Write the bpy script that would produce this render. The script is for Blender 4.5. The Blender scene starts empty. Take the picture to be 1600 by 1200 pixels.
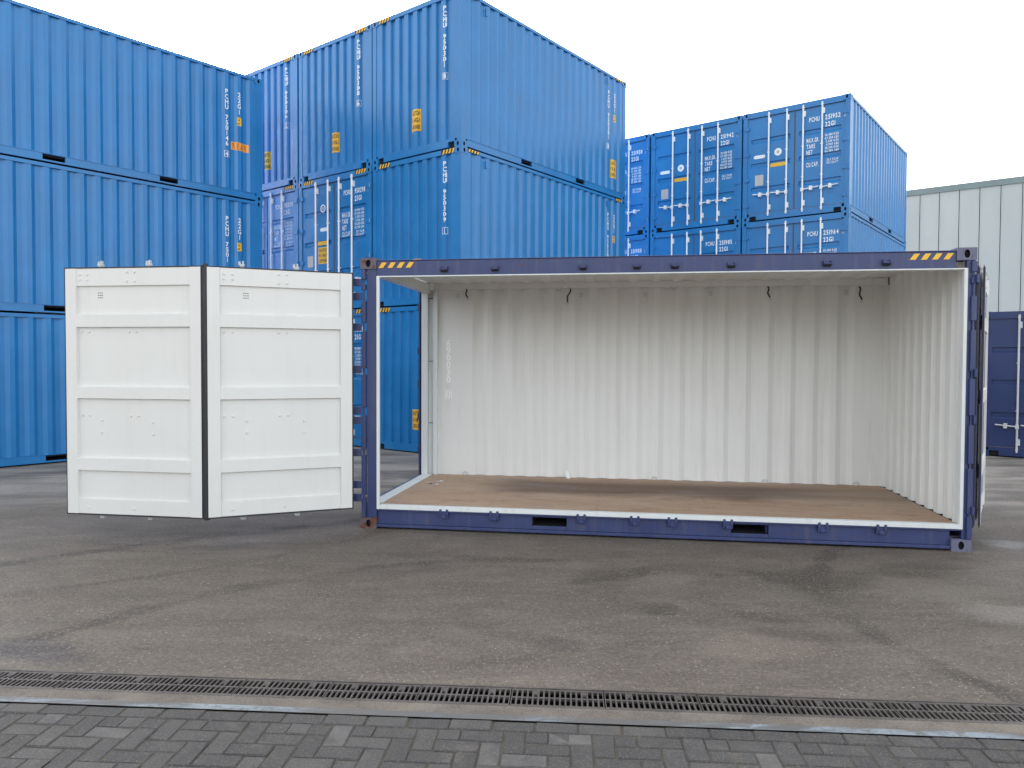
import bpy, bmesh, math, random
from math import sin, cos, pi, radians
from mathutils import Vector, Matrix
random.seed(7)
sc = bpy.context.scene
COL = sc.collection

# ------------------------------------------------------------------ camera
cam_d = bpy.data.cameras.new('camera'); cam = bpy.data.objects.new('camera', cam_d); COL.objects.link(cam)
cam_d.sensor_width = 36; cam_d.lens = 36 * 1185.9 / 1600; cam_d.clip_end = 2000; cam_d.clip_start = .05
CAM_H = 1.789
cam.matrix_world = Matrix.Translation((0, 0, CAM_H)) @ Matrix.Rotation(radians(90) - .0282, 4, 'X') @ Matrix.Rotation(.0043, 4, 'Z')
sc.camera = cam

# ------------------------------------------------------------------ sky, sun, exposure
SUN_EL, SUN_AZ = radians(20.0), radians(-23.5)       # azimuth from +Y towards +X
w = bpy.data.worlds.new('World'); sc.world = w; w.use_nodes = True
nt = w.node_tree; nt.nodes.clear()
sky = nt.nodes.new('ShaderNodeTexSky'); sky.sky_type = 'NISHITA'; sky.sun_disc = False
sky.sun_elevation = SUN_EL; sky.sun_rotation = SUN_AZ
sky.air_density = 1.0; sky.dust_density = 3.0; sky.ozone_density = 1.0; sky.altitude = 0
hs = nt.nodes.new('ShaderNodeHueSaturation'); hs.inputs['Saturation'].default_value = .20; hs.inputs['Value'].default_value = 1.0
bg = nt.nodes.new('ShaderNodeBackground'); bg.inputs['Strength'].default_value = .15
wo = nt.nodes.new('ShaderNodeOutputWorld')
nt.links.new(sky.outputs[0], hs.inputs['Color']); nt.links.new(hs.outputs[0], bg.inputs['Color']); nt.links.new(bg.outputs[0], wo.inputs[0])
sl = bpy.data.lights.new('sun', 'SUN'); sl.energy = 2.5; sl.angle = radians(.6); sl.color = (1, .94, .85)
so = bpy.data.objects.new('sun', sl); COL.objects.link(so)
sd = Vector((sin(SUN_AZ) * cos(SUN_EL), cos(SUN_AZ) * cos(SUN_EL), sin(SUN_EL)))
so.rotation_euler = sd.to_track_quat('Z', 'Y').to_euler()
so.location = sd * 60
sc.view_settings.view_transform = 'Standard'; sc.view_settings.look = 'None'
sc.view_settings.exposure = 2.05; sc.view_settings.gamma = 1; sc.view_settings.use_curve_mapping = False
sc.render.engine = 'CYCLES'
sc.cycles.max_bounces = 12; sc.cycles.diffuse_bounces = 9

# ------------------------------------------------------------------ materials
class NT:
    def __init__(s, name):
        s.m = bpy.data.materials.new(name); s.m.use_nodes = True; s.t = s.m.node_tree
        s.b = s.t.nodes['Principled BSDF']; s.tc = s.n('ShaderNodeTexCoord')
        s.geo = s.n('ShaderNodeNewGeometry')
    def n(s, k, **kw):
        x = s.t.nodes.new(k)
        for a, b in kw.items(): setattr(x, a, b)
        return x
    def l(s, a, b): s.t.links.new(a, b)
    def setin(s, sock, v):
        if isinstance(v, bpy.types.NodeSocket): s.l(v, sock)
        else: sock.default_value = v
    def math(s, op, a, b=0.0, c=0.0, clamp=False):
        x = s.n('ShaderNodeMath', operation=op, use_clamp=clamp)
        for i, v in enumerate((a, b, c)): s.setin(x.inputs[i], v)
        return x.outputs[0]
    def vec(s, src=None, scale=(1, 1, 1), rot=(0, 0, 0), loc=(0, 0, 0)):
        x = s.n('ShaderNodeMapping'); s.l(src or s.geo.outputs['Position'], x.inputs[0])
        x.inputs['Scale'].default_value = scale; x.inputs['Rotation'].default_value = rot; x.inputs['Location'].default_value = loc
        return x.outputs[0]
    def noise(s, v, scale, detail=4, rough=.55, dist=0.0):
        x = s.n('ShaderNodeTexNoise'); s.l(v, x.inputs['Vector'])
        x.inputs['Scale'].default_value = scale; x.inputs['Detail'].default_value = detail
        x.inputs['Roughness'].default_value = rough; x.inputs['Distortion'].default_value = dist
        return x.outputs['Fac']
    def vor(s, v, scale, feat='F1'):
        x = s.n('ShaderNodeTexVoronoi', feature=feat); s.l(v, x.inputs['Vector']); x.inputs['Scale'].default_value = scale
        return x
    def ramp(s, f, lo, hi, a=0.0, b=1.0):
        x = s.n('ShaderNodeMapRange', interpolation_type='SMOOTHSTEP'); s.setin(x.inputs[0], f)
        for i, v in enumerate((lo, hi, a, b)): x.inputs[i + 1].default_value = v
        return x.outputs[0]
    def mix(s, f, a, b, blend='MIX'):
        x = s.n('ShaderNodeMix', data_type='RGBA', blend_type=blend)
        s.setin(x.inputs[0], f)
        for i, v in ((6, a), (7, b)):
            if isinstance(v, tuple): x.inputs[i].default_value = (*v, 1) if len(v) == 3 else v
            else: s.l(v, x.inputs[i])
        return x.outputs[2]
    def bump(s, h, st, d=.01):
        x = s.n('ShaderNodeBump'); s.l(h, x.inputs['Height']); x.inputs['Strength'].default_value = st; x.inputs['Distance'].default_value = d
        s.l(x.outputs[0], s.b.inputs['Normal'])
    def out(s, col=None, rough=None, metal=None, spec=None):
        if col is not None: s.setin(s.b.inputs['Base Color'], (*col, 1) if isinstance(col, tuple) else col)
        if rough is not None: s.setin(s.b.inputs['Roughness'], rough)
        if metal is not None: s.setin(s.b.inputs['Metallic'], metal)
        if spec is not None: s.b.inputs['Specular IOR Level'].default_value = spec
        return s.m

def paint(name, col, rough=.38, dirt=(.10, .09, .08), amt=.25, rust=0.0, wave=.25, fade=.12, coat=0.0):
    t = NT(name); t.b.inputs['Coat Weight'].default_value = coat; t.b.inputs['Coat Roughness'].default_value = .22; P = t.geo.outputs['Position']
    big = t.noise(P, 1.3, 4); streak = t.noise(t.vec(scale=(9, 9, .7)), 1.5, 5, .6)
    fine = t.noise(P, 38, 4, .7)
    c = t.mix(t.ramp(big, .35, .7, 0, fade * 2), col, tuple(min(1, x * 1.5 + .02) for x in col))
    d = t.math('MULTIPLY', t.ramp(streak, .48, .78), t.ramp(fine, .3, .7, .4, 1))
    c = t.mix(t.math('MULTIPLY', d, amt), c, dirt)
    r = t.math('ADD', rough, t.math('MULTIPLY', t.math('SUBTRACT', big, .5), .25))
    if rust:
        rn = t.noise(P, 17, 6, .72); rr = t.ramp(rn, .62 - rust * .3, .70 - rust * .3)
        c = t.mix(rr, c, t.mix(t.noise(P, 60, 3), (.045, .02, .012), (.20, .075, .035)))
        r = t.math('ADD', r, t.math('MULTIPLY', rr, .4), clamp=True)
    wv = t.noise(P, 3.2, 2); h = t.math('ADD', t.math('MULTIPLY', wv, 1.0), t.math('MULTIPLY', fine, .03))
    t.bump(h, wave, .02)
    return t.out(c, r)

BLUE = paint('container_blue_paint', (.010, .174, .445), .36, (.07, .10, .16), .30, wave=.4, coat=.10)
NAVY = paint('navy_blue_paint', (.026, .041, .130), .45, (.16, .14, .13), .35, rust=.02)
NAVY_D = paint('dark_navy_paint', (.013, .030, .115), .42, (.05, .05, .07), .3)
NAVY_R = paint('rusty_navy_casting_paint', (.10, .09, .12), .6, (.16, .11, .09), .6, rust=.30, wave=.6)
NAVY_RR = paint('heavily_rusted_casting_paint', (.10, .085, .10), .7, (.16, .11, .09), .6, rust=.55, wave=.6)
NAVY_B = paint('bruised_navy_casting_paint', (.11, .12, .19), .55, (.16, .14, .13), .5, rust=.12, wave=.5)
WHITE = paint('white_inner_paint', (.755, .765, .75), .42, (.42, .38, .33), .22, wave=.22, fade=.04)
WHITE_F = paint('white_frame_paint', (.66, .70, .70), .5, (.35, .32, .28), .35, wave=.15, fade=.04)
WHITE_D = paint('white_door_paint', (.69, .69, .668), .40, (.50, .47, .42), .14, wave=.18, fade=.03)
ROD = paint('white_lock_rod_paint', (.80, .82, .82), .4, (.4, .4, .4), .2, wave=.0)
GALV = paint('galvanised_steel', (.50, .52, .53), .42, (.25, .25, .25), .4, wave=.2); 
RUBBER = paint('black_rubber', (.022, .022, .024), .65, (.10, .095, .09), .45, wave=.1)
RUBBER_G = paint('grey_door_gasket', (.10, .09, .10), .6, (.2, .18, .17), .3, wave=.1)
BLACK = paint('shade_black', (.006, .006, .008), .9, (.02, .02, .02), .3, wave=0)  # near-black colour stands in for shade inside holes, fork pockets and drain
YEL = paint('yellow_label', (.80, .45, .03), .5, (.5, .35, .1), .2, wave=0)
ORG = paint('orange_label', (.80, .36, .05), .5, (.5, .3, .1), .2, wave=0)
ORG_T = paint('orange_red_lettering', (.55, .10, .02), .5, (.4, .2, .1), .2, wave=0)
INK = paint('black_ink', (.02, .015, .012), .6, (.1, .1, .1), .2, wave=0)
MARK = paint('white_lettering', (.82, .85, .86), .5, (.4, .45, .5), .2, wave=0)
MARK_IN = paint('pale_lettering_inside', (.97, .98, .97), .5, (.5, .5, .5), .15, wave=0)
GREYL = paint('grey_data_plate', (.45, .45, .45), .45, (.3, .25, .2), .4, wave=.2)

def m_plywood():
    t = NT('worn_plywood_floor'); P = t.tc.outputs['Object']
    g = t.noise(t.vec(P, (1.2, 14, 1)), 2.2, 6, .65, .4)
    c = t.mix(g, (.28, .175, .11), (.54, .385, .265))
    st = t.noise(t.vec(P, (.35, 1.1, 1)), 1.5, 4, .6, .5)
    sep = t.n('ShaderNodeSeparateXYZ'); t.l(P, sep.inputs[0]); x, y = sep.outputs[0], sep.outputs[1]
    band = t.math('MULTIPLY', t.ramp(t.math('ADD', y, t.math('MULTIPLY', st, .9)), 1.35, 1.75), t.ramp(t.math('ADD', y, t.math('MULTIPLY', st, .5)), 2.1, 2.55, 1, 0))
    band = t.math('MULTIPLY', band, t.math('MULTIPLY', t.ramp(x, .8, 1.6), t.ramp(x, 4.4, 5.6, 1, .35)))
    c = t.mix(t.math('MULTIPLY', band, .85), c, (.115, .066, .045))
    c = t.mix(t.ramp(t.noise(t.vec(P, (1, 2.2, 1), loc=(3, 1, 0)), 2.4, 6, .7, 1.2), .50, .68, 0, .55), c, (.19, .12, .082))
    c = t.mix(t.ramp(t.noise(P, 5, 5, .7), .58, .72, 0, .35), c, (.42, .33, .27))
    c = t.mix(t.ramp(t.noise(P, 70, 3, .7), .45, .8, 0, .5), c, (.10, .06, .045))
    t.bump(g, .25, .004)
    return t.out(c, t.ramp(st, .3, .7, .45, .75))
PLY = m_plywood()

def px_ground(x, y):
    R = cam.matrix_world.to_3x3(); d = R @ Vector(((x - 800) / 1185.9, -(y - 600) / 1185.9, -1)); k = -CAM_H / d.z
    return Vector((d.x * k, d.y * k))
def circle3(a, b, c):
    ax, ay, bx, by, cx, cy = *a, *b, *c
    D = 2 * (ax * (by - cy) + bx * (cy - ay) + cx * (ay - by))
    ux = ((ax**2 + ay**2) * (by - cy) + (bx**2 + by**2) * (cy - ay) + (cx**2 + cy**2) * (ay - by)) / D
    uy = ((ax**2 + ay**2) * (cx - bx) + (bx**2 + by**2) * (ax - cx) + (cx**2 + cy**2) * (bx - ax)) / D
    return ux, uy, math.hypot(ax - ux, ay - uy)

def m_yard():
    t = NT('stained_yard_asphalt'); P = t.geo.outputs['Position']
    sep = t.n('ShaderNodeSeparateXYZ'); t.l(P, sep.inputs[0]); X, Y = sep.outputs[0], sep.outputs[1]
    big = t.noise(P, .55, 5, .6, .6); mid = t.noise(t.vec(scale=(1, 1.7, 1)), 1.9, 6, .62, .5); fin = t.noise(P, 55, 4, .75)
    c = t.mix(t.ramp(mid, .3, .72), (.100, .088, .078), (.150, .133, .118))
    c = t.mix(t.ramp(big, .40, .66, 0, .5), c, (.128, .120, .112))
    c = t.mix(t.ramp(t.noise(t.vec(loc=(7, 3, 0)), .9, 5, .7, .8), .52, .72, 0, .35), c, (.085, .076, .068))
    c = t.mix(t.ramp(t.noise(t.vec(loc=(-4, 9, 0)), 1.2, 6, .7, 1.), .56, .72, 0, .35), c, (.205, .175, .145))
    # far area: smoother, greyer slabs
    c = t.mix(t.ramp(Y, 7.6, 11, 0, .85), c, t.mix(t.ramp(t.noise(t.vec(scale=(.5, 1.6, 1)), .9, 4, .6, .6), .38, .62), (.15, .145, .138), (.40, .385, .36)))
    def dist(cx, cy, sx=1.0, sy=1.0, rot=0.0):
        dx = t.math('SUBTRACT', X, cx); dy = t.math('SUBTRACT', Y, cy)
        a = t.math('ADD', t.math('MULTIPLY', dx, cos(rot) / sx), t.math('MULTIPLY', dy, sin(rot) / sx))
        b = t.math('ADD', t.math('MULTIPLY', dx, -sin(rot) / sy), t.math('MULTIPLY', dy, cos(rot) / sy))
        return t.math('SQRT', t.math('ADD', t.math('MULTIPLY', a, a), t.math('MULTIPLY', b, b)))
    wob = t.math('MULTIPLY', t.math('SUBTRACT', t.noise(P, 2.1, 7, .72), .5), 1.3)
    brk = t.ramp(t.noise(t.vec(loc=(3, 1, 0)), 1.3, 4, .6), .36, .6)
    def arc(p1, p2, p3, wd, st, xlo=None, xhi=None):
        nonlocal c
        ux, uy, r = circle3(px_ground(*p1), px_ground(*p2), px_ground(*p3))
        d = t.math('ABSOLUTE', t.math('ADD', t.math('SUBTRACT', dist(ux, uy), r), t.math('MULTIPLY', wob, .3)))
        m = t.math('MULTIPLY', t.ramp(d, wd * .25, wd, st, 0), brk)
        if xlo is not None: m = t.math('MULTIPLY', m, t.math('MULTIPLY', t.ramp(X, xlo - .4, xlo + .3), t.ramp(X, xhi - .3, xhi + .5, 1, 0)))
        c = t.mix(t.math('MULTIPLY', m, 1.25, clamp=True), c, (.048, .044, .042))
    arc((0, 882), (200, 855), (560, 812), .16, .75, -5.5, -1.2)
    arc((150, 972), (340, 925), (600, 886), .13, .55, -3.4, .6)
    arc((0, 930), (240, 900), (520, 850), .10, .35, -4.5, -.8)
    arc((1280, 880), (1320, 960), (1600, 1095), .12, .6, 1.6, 3.4)
    arc((640, 1045), (900, 1020), (1200, 1000), .10, .3, -.8, 2.2)
    g = px_ground(1110, 925)
    d = t.math('ADD', dist(g.x, g.y, .85, .55, -.1), t.math('MULTIPLY', wob, .7))
    ring = t.math('MULTIPLY', t.ramp(d, .72, .95), t.ramp(d, 1.15, 1.5, 1, 0))
    c = t.mix(t.math('MULTIPLY', t.math('MULTIPLY', ring, .85), t.ramp(t.noise(t.vec(loc=(5, 2, 0)), 1.6, 6, .7, .8), .42, .62, .15, 1)), c, (.054, .048, .043))
    def blob(px, sx, sy, rot, st, col):
        nonlocal c
        g = px_ground(*px); d = t.math('ADD', dist(g.x, g.y, sx, sy, rot), wob)
        c = t.mix(t.ramp(d, .45, 1.15, st, 0), c, col)
    blob((1290, 905), .55, .40, 0, .6, (.052, .048, .044))
    blob((60, 1018), .46, .20, -.35, .8, (.040, .040, .052))
    blob((872, 1008), .22, .17, -.4, .5, (.060, .056, .058))
    blob((760, 985), .30, .10, -.6, .35, (.060, .056, .058))
    blob((1180, 1010), .5, .28, .1, .35, (.24, .21, .18))
    blob((1470, 925), .7, .35, 0, .35, (.24, .225, .20))
    blob((1572, 850), .27, .22, 0, .85, (.25, .26, .28))
    blob((60, 760), 1.6, .7, -.4, .55, (.36, .34, .32))
    blob((640, 722), .9, .35, -.4, .55, (.27, .27, .265))
    blob((1420, 890), .55, .25, .1, .75, (.060, .058, .048)); blob((1230, 990), .35, .12, -.3, .5, (.062, .056, .050))
    blob((1040, 905), .30, .16, 0, .35, (.22, .195, .165)); blob((1590, 960), .45, .22, 0, .6, (.27, .27, .265)); blob((420, 1010), .5, .14, .2, .3, (.075, .068, .062))
    blob((700, 870), 1.1, .10, -.15, .4, (.060, .054, .049)); blob((300, 835), 1.2, .13, .15, .5, (.075, .070, .068)); blob((150, 870), .8, .15, .2, .35, (.21, .195, .175))
    # exposed aggregate
    v = t.vor(P, 52); cr = t.n('ShaderNodeSeparateColor'); t.l(v.outputs['Color'], cr.inputs[0])
    spk = t.math('MULTIPLY', t.ramp(v.outputs['Distance'], .22, .42, 1, 0), t.ramp(cr.outputs[0], .72, .80))
    spk = t.math('MULTIPLY', spk, t.ramp(t.noise(P, 2.3, 4, .6), .34, .62, .15, 1))
    c = t.mix(t.math('MULTIPLY', spk, .70), c, t.mix(cr.outputs[1], (.34, .30, .25), (.50, .47, .42)))
    gr = t.noise(P, 26, 6, .85)
    c = t.mix(t.ramp(gr, .50, .66, 0, .55), c, (.215, .188, .160)); c = t.mix(t.ramp(gr, .50, .34, 0, .60), c, (.058, .052, .046))
    stn = t.noise(t.vec(scale=(.5, 2.2, 1), rot=(0, 0, .18)), 1.6, 7, .7, .9)
    c = t.mix(t.ramp(stn, .52, .66, 0, .38), c, (.070, .063, .056)); c = t.mix(t.ramp(stn, .47, .34, 0, .32), c, (.205, .185, .165))
    dk = t.math('MULTIPLY', t.ramp(v.outputs['Distance'], .2, .4, 1, 0), t.ramp(cr.outputs[2], .86, .9))
    c = t.mix(t.math('MULTIPLY', dk, .5), c, (.035, .032, .03))
    c = t.mix(t.ramp(fin, .50, .72, 0, .55), c, (.045, .040, .036))
    c = t.mix(t.ramp(t.noise(t.vec(loc=(11, 5, 2)), 42, 3, .7), .52, .70, 0, .5), c, (.27, .24, .205))
    c = t.mix(1.0, c, (1.03, .985, .925), 'MULTIPLY')
    h = t.math('ADD', t.math('MULTIPLY', fin, .6), t.math('MULTIPLY', v.outputs['Distance'], -.5))
    t.bump(h, .55, .006)
    return t.out(c, t.ramp(big, .35, .7, .62, .88), spec=.35)

def m_concrete(name, a, b, rough=.85, grit=True):
    t = NT(name); P = t.geo.outputs['Position']
    c = t.mix(t.ramp(t.noise(P, 2.6, 6, .65, .5), .32, .7), a, b)
    c = t.mix(t.ramp(t.noise(P, 9, 5, .7), .52, .72, 0, .5), c, tuple(x * .45 for x in a))
    f = t.noise(P, 80, 4, .75)
    c = t.mix(t.ramp(f, .35, .75, 0, .5), c, tuple(min(1, x * 1.7) for x in b))
    t.bump(f, .5, .004)
    return t.out(c, rough, spec=.3)

def m_brick():
    t = NT('grey_concrete_brick'); P = t.geo.outputs['Position']
    oi = t.n('ShaderNodeObjectInfo'); r = oi.outputs['Random']
    base = t.mix(t.ramp(r, 0, 1), (.064, .061, .059), (.098, .094, .090))
    base = t.mix(t.ramp(r, .92, .98, 0, .6), base, (.18, .175, .168))
    c = t.mix(t.ramp(t.noise(P, 6, 5, .65), .35, .7, 0, .5), base, (.048, .048, .050))
    c = t.mix(t.ramp(t.noise(P, 2.0, 5, .7, .6), .56, .70, 0, .55), c, (.145, .130, .112))
    sep = t.n('ShaderNodeSeparateXYZ'); t.l(P, sep.inputs[0])
    right = t.ramp(sep.outputs[0], -.6, 1.2, .35, 1)
    c = t.mix(t.math('MULTIPLY', right, t.ramp(t.noise(P, 11, 6, .75), .52, .66, 0, .7)), c, (.115, .098, .076))
    c = t.mix(t.math('MULTIPLY', right, t.ramp(t.noise(P, 3.4, 5, .7, 1.), .50, .60, 0, .6)), c, (.052, .050, .050))
    f = t.noise(P, 95, 3, .8)
    c = t.mix(t.ramp(f, .5, .75, 0, .6), c, (.24, .23, .22))
    t.bump(f, .6, .003)
    return t.out(c, .82, spec=.35)
YARD = m_yard()
STRIP = m_concrete('worn_strip_concrete', (.098, .086, .075), (.185, .162, .138))
CONC = m_concrete('bounce_concrete', (.15, .135, .118), (.26, .235, .205))  # pale tone chosen for the added bounce ground behind the camera
DIRT = m_concrete('sandy_joint_dirt', (.050, .045, .037), (.092, .080, .062))
IRON = m_concrete('cast_iron', (.046, .040, .038), (.100, .088, .082), .5)
BRICK = m_brick()
def m_edge():
    t = NT('worn_steel_edge'); P = t.geo.outputs['Position']
    n = t.noise(t.vec(scale=(.6, 3, 1)), 1.7, 6, .65, .6)
    c = t.mix(t.ramp(n, .42, .58), (.105, .108, .11), (.23, .275, .31))
    c = t.mix(t.ramp(t.noise(P, 14, 6, .8), .48, .60, 0, .8), c, (.115, .104, .092))
    return t.out(c, .55, spec=.4)
EDGE = m_edge()
def m_clad():
    t = NT('pale_grey_cladding'); P = t.geo.outputs['Position']
    c = t.mix(t.ramp(t.noise(t.vec(scale=(.4, .4, .15)), .8, 4), .35, .65), (.40, .445, .46), (.45, .49, .50))
    return t.out(c, .5)
CLAD = m_clad()
TRIM = paint('grey_green_trim', (.16, .22, .23), .5, (.2, .2, .2), .2)

# ------------------------------------------------------------------ mesh builder
class MB:
    def __init__(s): s.v = []; s.f = []; s.m = []
    def quad(s, a, b, c, d, m=0):
        k = len(s.v); s.v += [a, b, c, d]; s.f.append((k, k + 1, k + 2, k + 3)); s.m.append(m)
    def box(s, x0, y0, z0, x1, y1, z1, m=0):
        k = len(s.v)
        s.v += [(x0, y0, z0), (x1, y0, z0), (x1, y1, z0), (x0, y1, z0), (x0, y0, z1), (x1, y0, z1), (x1, y1, z1), (x0, y1, z1)]
        for q in ((0, 3, 2, 1), (4, 5, 6, 7), (0, 1, 5, 4), (1, 2, 6, 5), (2, 3, 7, 6), (3, 0, 4, 7)):
            s.f.append(tuple(k + i for i in q)); s.m.append(m)
    def tube(s, a, b, r, n=8, m=0, r2=None):
        a, b = Vector(a), Vector(b); d = (b - a).normalized()
        u = d.orthogonal().normalized(); w_ = d.cross(u); k = len(s.v); r2 = r if r2 is None else r2
        for c, rr in ((a, r), (b, r2)):
            for i in range(n):
                t = 2 * pi * i / n; s.v.append(tuple(c + (u * cos(t) + w_ * sin(t)) * rr))
        for i in range(n):
            j = (i + 1) % n; s.f.append((k + i, k + j, k + n + j, k + n + i)); s.m.append(m)
        s.f.append(tuple(k + i for i in reversed(range(n)))); s.m.append(m)
        s.f.append(tuple(k + n + i for i in range(n))); s.m.append(m)
    def grid(s, rows, m=0):          # rows: list of equal-length point lists
        k = len(s.v); n = len(rows[0])
        for r in rows: s.v += [tuple(p) for p in r]
        for i in range(len(rows) - 1):
            for j in range(n - 1):
                s.f.append((k + i * n + j, k + i * n + j + 1, k + (i + 1) * n + j + 1, k + (i + 1) * n + j)); s.m.append(m)
    def add(s, vs, fs, m=0):
        k = len(s.v); s.v += [tuple(p) for p in vs]
        for f in fs: s.f.append(tuple(k + i for i in f)); s.m.append(m)
    def mesh(s, name, mats):
        me = bpy.data.meshes.new(name); me.from_pydata(s.v, [], s.f)
        for m in (mats if isinstance(mats, (list, tuple)) else [mats]): me.materials.append(m)
        me.polygons.foreach_set('material_index', s.m); me.update()
        return me
def link(name, me, parent=None, loc=None, bevel=0):
    o = bpy.data.objects.new(name, me); COL.objects.link(o)
    if parent: o.parent = parent
    if loc is not None: o.location = loc
    if bevel:
        b = o.modifiers.new('bevel', 'BEVEL'); b.width = bevel; b.segments = 2; b.limit_method = 'ANGLE'; b.angle_limit = radians(40)
    return o
def thing(name, label, cat, loc, rz=0, group=None):
    o = bpy.data.objects.new(name, None); COL.objects.link(o); o.location = loc; o.rotation_euler = (0, 0, rz)
    o.empty_display_size = .3; o['label'] = label; o['category'] = cat
    if group: o['group'] = group
    return o
def tag(o, label, cat, group=None):
    o['label'] = label; o['category'] = cat
    if group: o['group'] = group
    return o

# glyphs ------------------------------------------------------------
_g = {}
def glyph(c):
    if c in _g: return _g[c]
    cu = bpy.data.curves.new('glyph', 'FONT'); cu.body = c; cu.size = 1; cu.offset = .026; cu.resolution_u = 3
    ob = bpy.data.objects.new('glyph', cu); COL.objects.link(ob)
    bpy.context.view_layer.update()
    me = bpy.data.meshes.new_from_object(ob.evaluated_get(bpy.context.evaluated_depsgraph_get()))
    vs = [(v.co.x, v.co.y) for v in me.vertices]; fs = [tuple(p.vertices) for p in me.polygons]
    bpy.data.objects.remove(ob); bpy.data.curves.remove(cu); bpy.data.meshes.remove(me)
    if vs:
        x0 = min(v[0] for v in vs); x1 = max(v[0] for v in vs); vs = [((v[0] - x0) / .70, v[1] / .70) for v in vs]; wd = (x1 - x0) / .70
    else: wd = .3
    _g[c] = (vs, fs, wd); return _g[c]
def text2d(lines, h, sx=.72, step=None, gap=.16, fit=None):
    """list of lines -> flat verts, faces ; origin top left, x right, z up"""
    V, F = [], []; step = step or h * 1.35
    for li, s_ in enumerate(lines):
        x = 0; seg = []
        for c in s_:
            if c == ' ': x += h * .45; continue
            vs, fs, wd = glyph(c); seg.append((x, vs, fs)); x += wd * h * sx + gap * h
        k = fit / max(x, 1e-6) if fit else 1
        for (gx, vs, fs) in seg:
            b = len(V)
            V += [((gx + v[0] * h * sx) * k, -h - li * step + v[1] * h) for v in vs]; F += [tuple(b + i for i in f) for f in fs]
    return V, F
def stack2d(s_, h, step, wd=.07, box_last=False):
    V, F = [], []
    for i, c in enumerate(s_):
        if c == ' ': continue
        vs, fs, gw = glyph(c); sx = min(wd / (gw * h), 1.0) if gw > .25 else .8
        w_ = gw * h * sx; b = len(V)
        V += [(-w_ / 2 + v[0] * h * sx, -h - i * step + v[1] * h) for v in vs]; F += [tuple(b + j for j in f) for f in fs]
        if box_last and i == len(s_) - 1:
            X, Z0, Z1, e = wd / 2 + .018, -i * step + .02, -i * step - h - .02, .008
            for (a0, b0, a1, b1) in ((-X, Z0 - e, X, Z0), (-X, Z1, X, Z1 + e), (-X, Z1, -X + e, Z0), (X - e, Z1, X, Z0)):
                b = len(V); V += [(a0, b0), (a1, b0), (a1, b1), (a0, b1)]; F.append((b, b + 1, b + 2, b + 3))
    return V, F
def conform(V, F, x, z, cuts, fn, mb, m=0):
    """place flat text at (x,z), cut at the folds of the sheet, map with fn(t,z)"""
    bm = bmesh.new(); vv = [bm.verts.new((v[0] + x, 0, v[1] + z)) for v in V]
    for f in F:
        try: bm.faces.new([vv[i] for i in f])
        except ValueError: pass
    if vv:
        lo = min(v.co.x for v in bm.verts); hi = max(v.co.x for v in bm.verts)
        for c in cuts:
            if lo < c < hi:
                bmesh.ops.bisect_plane(bm, geom=bm.verts[:] + bm.edges[:] + bm.faces[:], plane_co=(c, 0, 0), plane_no=(1, 0, 0))
    bm.verts.index_update()
    mb.add([fn(v.co.x, v.co.z) for v in bm.verts], [tuple(v.index for v in f.verts) for f in bm.faces], m); bm.free()
def words(s_):
    out = []; i = 0
    for w_ in s_.split(' '):
        if w_: out.append(' ' * i + w_)
        i += len(w_) + 1
    return out
def rect2d(w_, h): return [(0, 0), (w_, 0), (w_, -h), (0, -h)], [(0, 1, 2, 3)]

# corrugation profiles ------------------------------------------------
def profile(t0, t1, pitch, out_flat, slope, depth, start_out=True):
    pts = []; in_flat = pitch - out_flat - 2 * slope; n = int((t1 - t0 - out_flat) / pitch); mar = (t1 - t0 - n * pitch - out_flat) / 2
    pts.append((t0, 0)); t = t0 + mar + out_flat
    for i in range(n):
        pts += [(t, 0), (t + slope, depth), (t + slope + in_flat, depth), (t + pitch - out_flat, 0)]; t += pitch
    pts.append((t1, 0)); return pts
def pdepth(pts, t):
    for (a, da), (b, db) in zip(pts, pts[1:]):
        if a <= t <= b: return da + (db - da) * (t - a) / max(b - a, 1e-9)
    return 0

L, W = 6.058, 2.438
CX, CY, CZ = .178, .162, .118
def casting_mesh(name, mat):
    mb = MB(); a, b, c = CX / 2, CY / 2, CZ / 2
    def face(o, u, v, n, hu, hv, ru, rv):
        angs = sorted(set([i * pi / 8 for i in range(16)] + [math.atan2(sv * hv, su * hu) % (2 * pi) for su in (1, -1) for sv in (1, -1)]))
        R, O, I = [], [], []
        for t in angs:
            ct, st = cos(t), sin(t); k = min(hu / abs(ct) if abs(ct) > 1e-6 else 9, hv / abs(st) if abs(st) > 1e-6 else 9)
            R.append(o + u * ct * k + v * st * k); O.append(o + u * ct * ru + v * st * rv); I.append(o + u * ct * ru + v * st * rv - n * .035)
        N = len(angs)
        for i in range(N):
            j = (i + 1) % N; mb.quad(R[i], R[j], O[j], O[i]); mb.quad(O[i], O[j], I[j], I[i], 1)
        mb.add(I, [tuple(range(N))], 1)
    X, Y, Z = Vector((1, 0, 0)), Vector((0, 1, 0)), Vector((0, 0, 1))
    for s in (1, -1):
        face(X * a * s, Y * s, Z, X * s, b, c, .026, .040)
        face(Y * b * s, X * -s, Z, Y * s, a, c, .026, .040)
        face(Z * c * s, X, Y * s, Z * s, a, b, .055, .030)
    return mb.mesh(name, [mat, BLACK])

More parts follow.
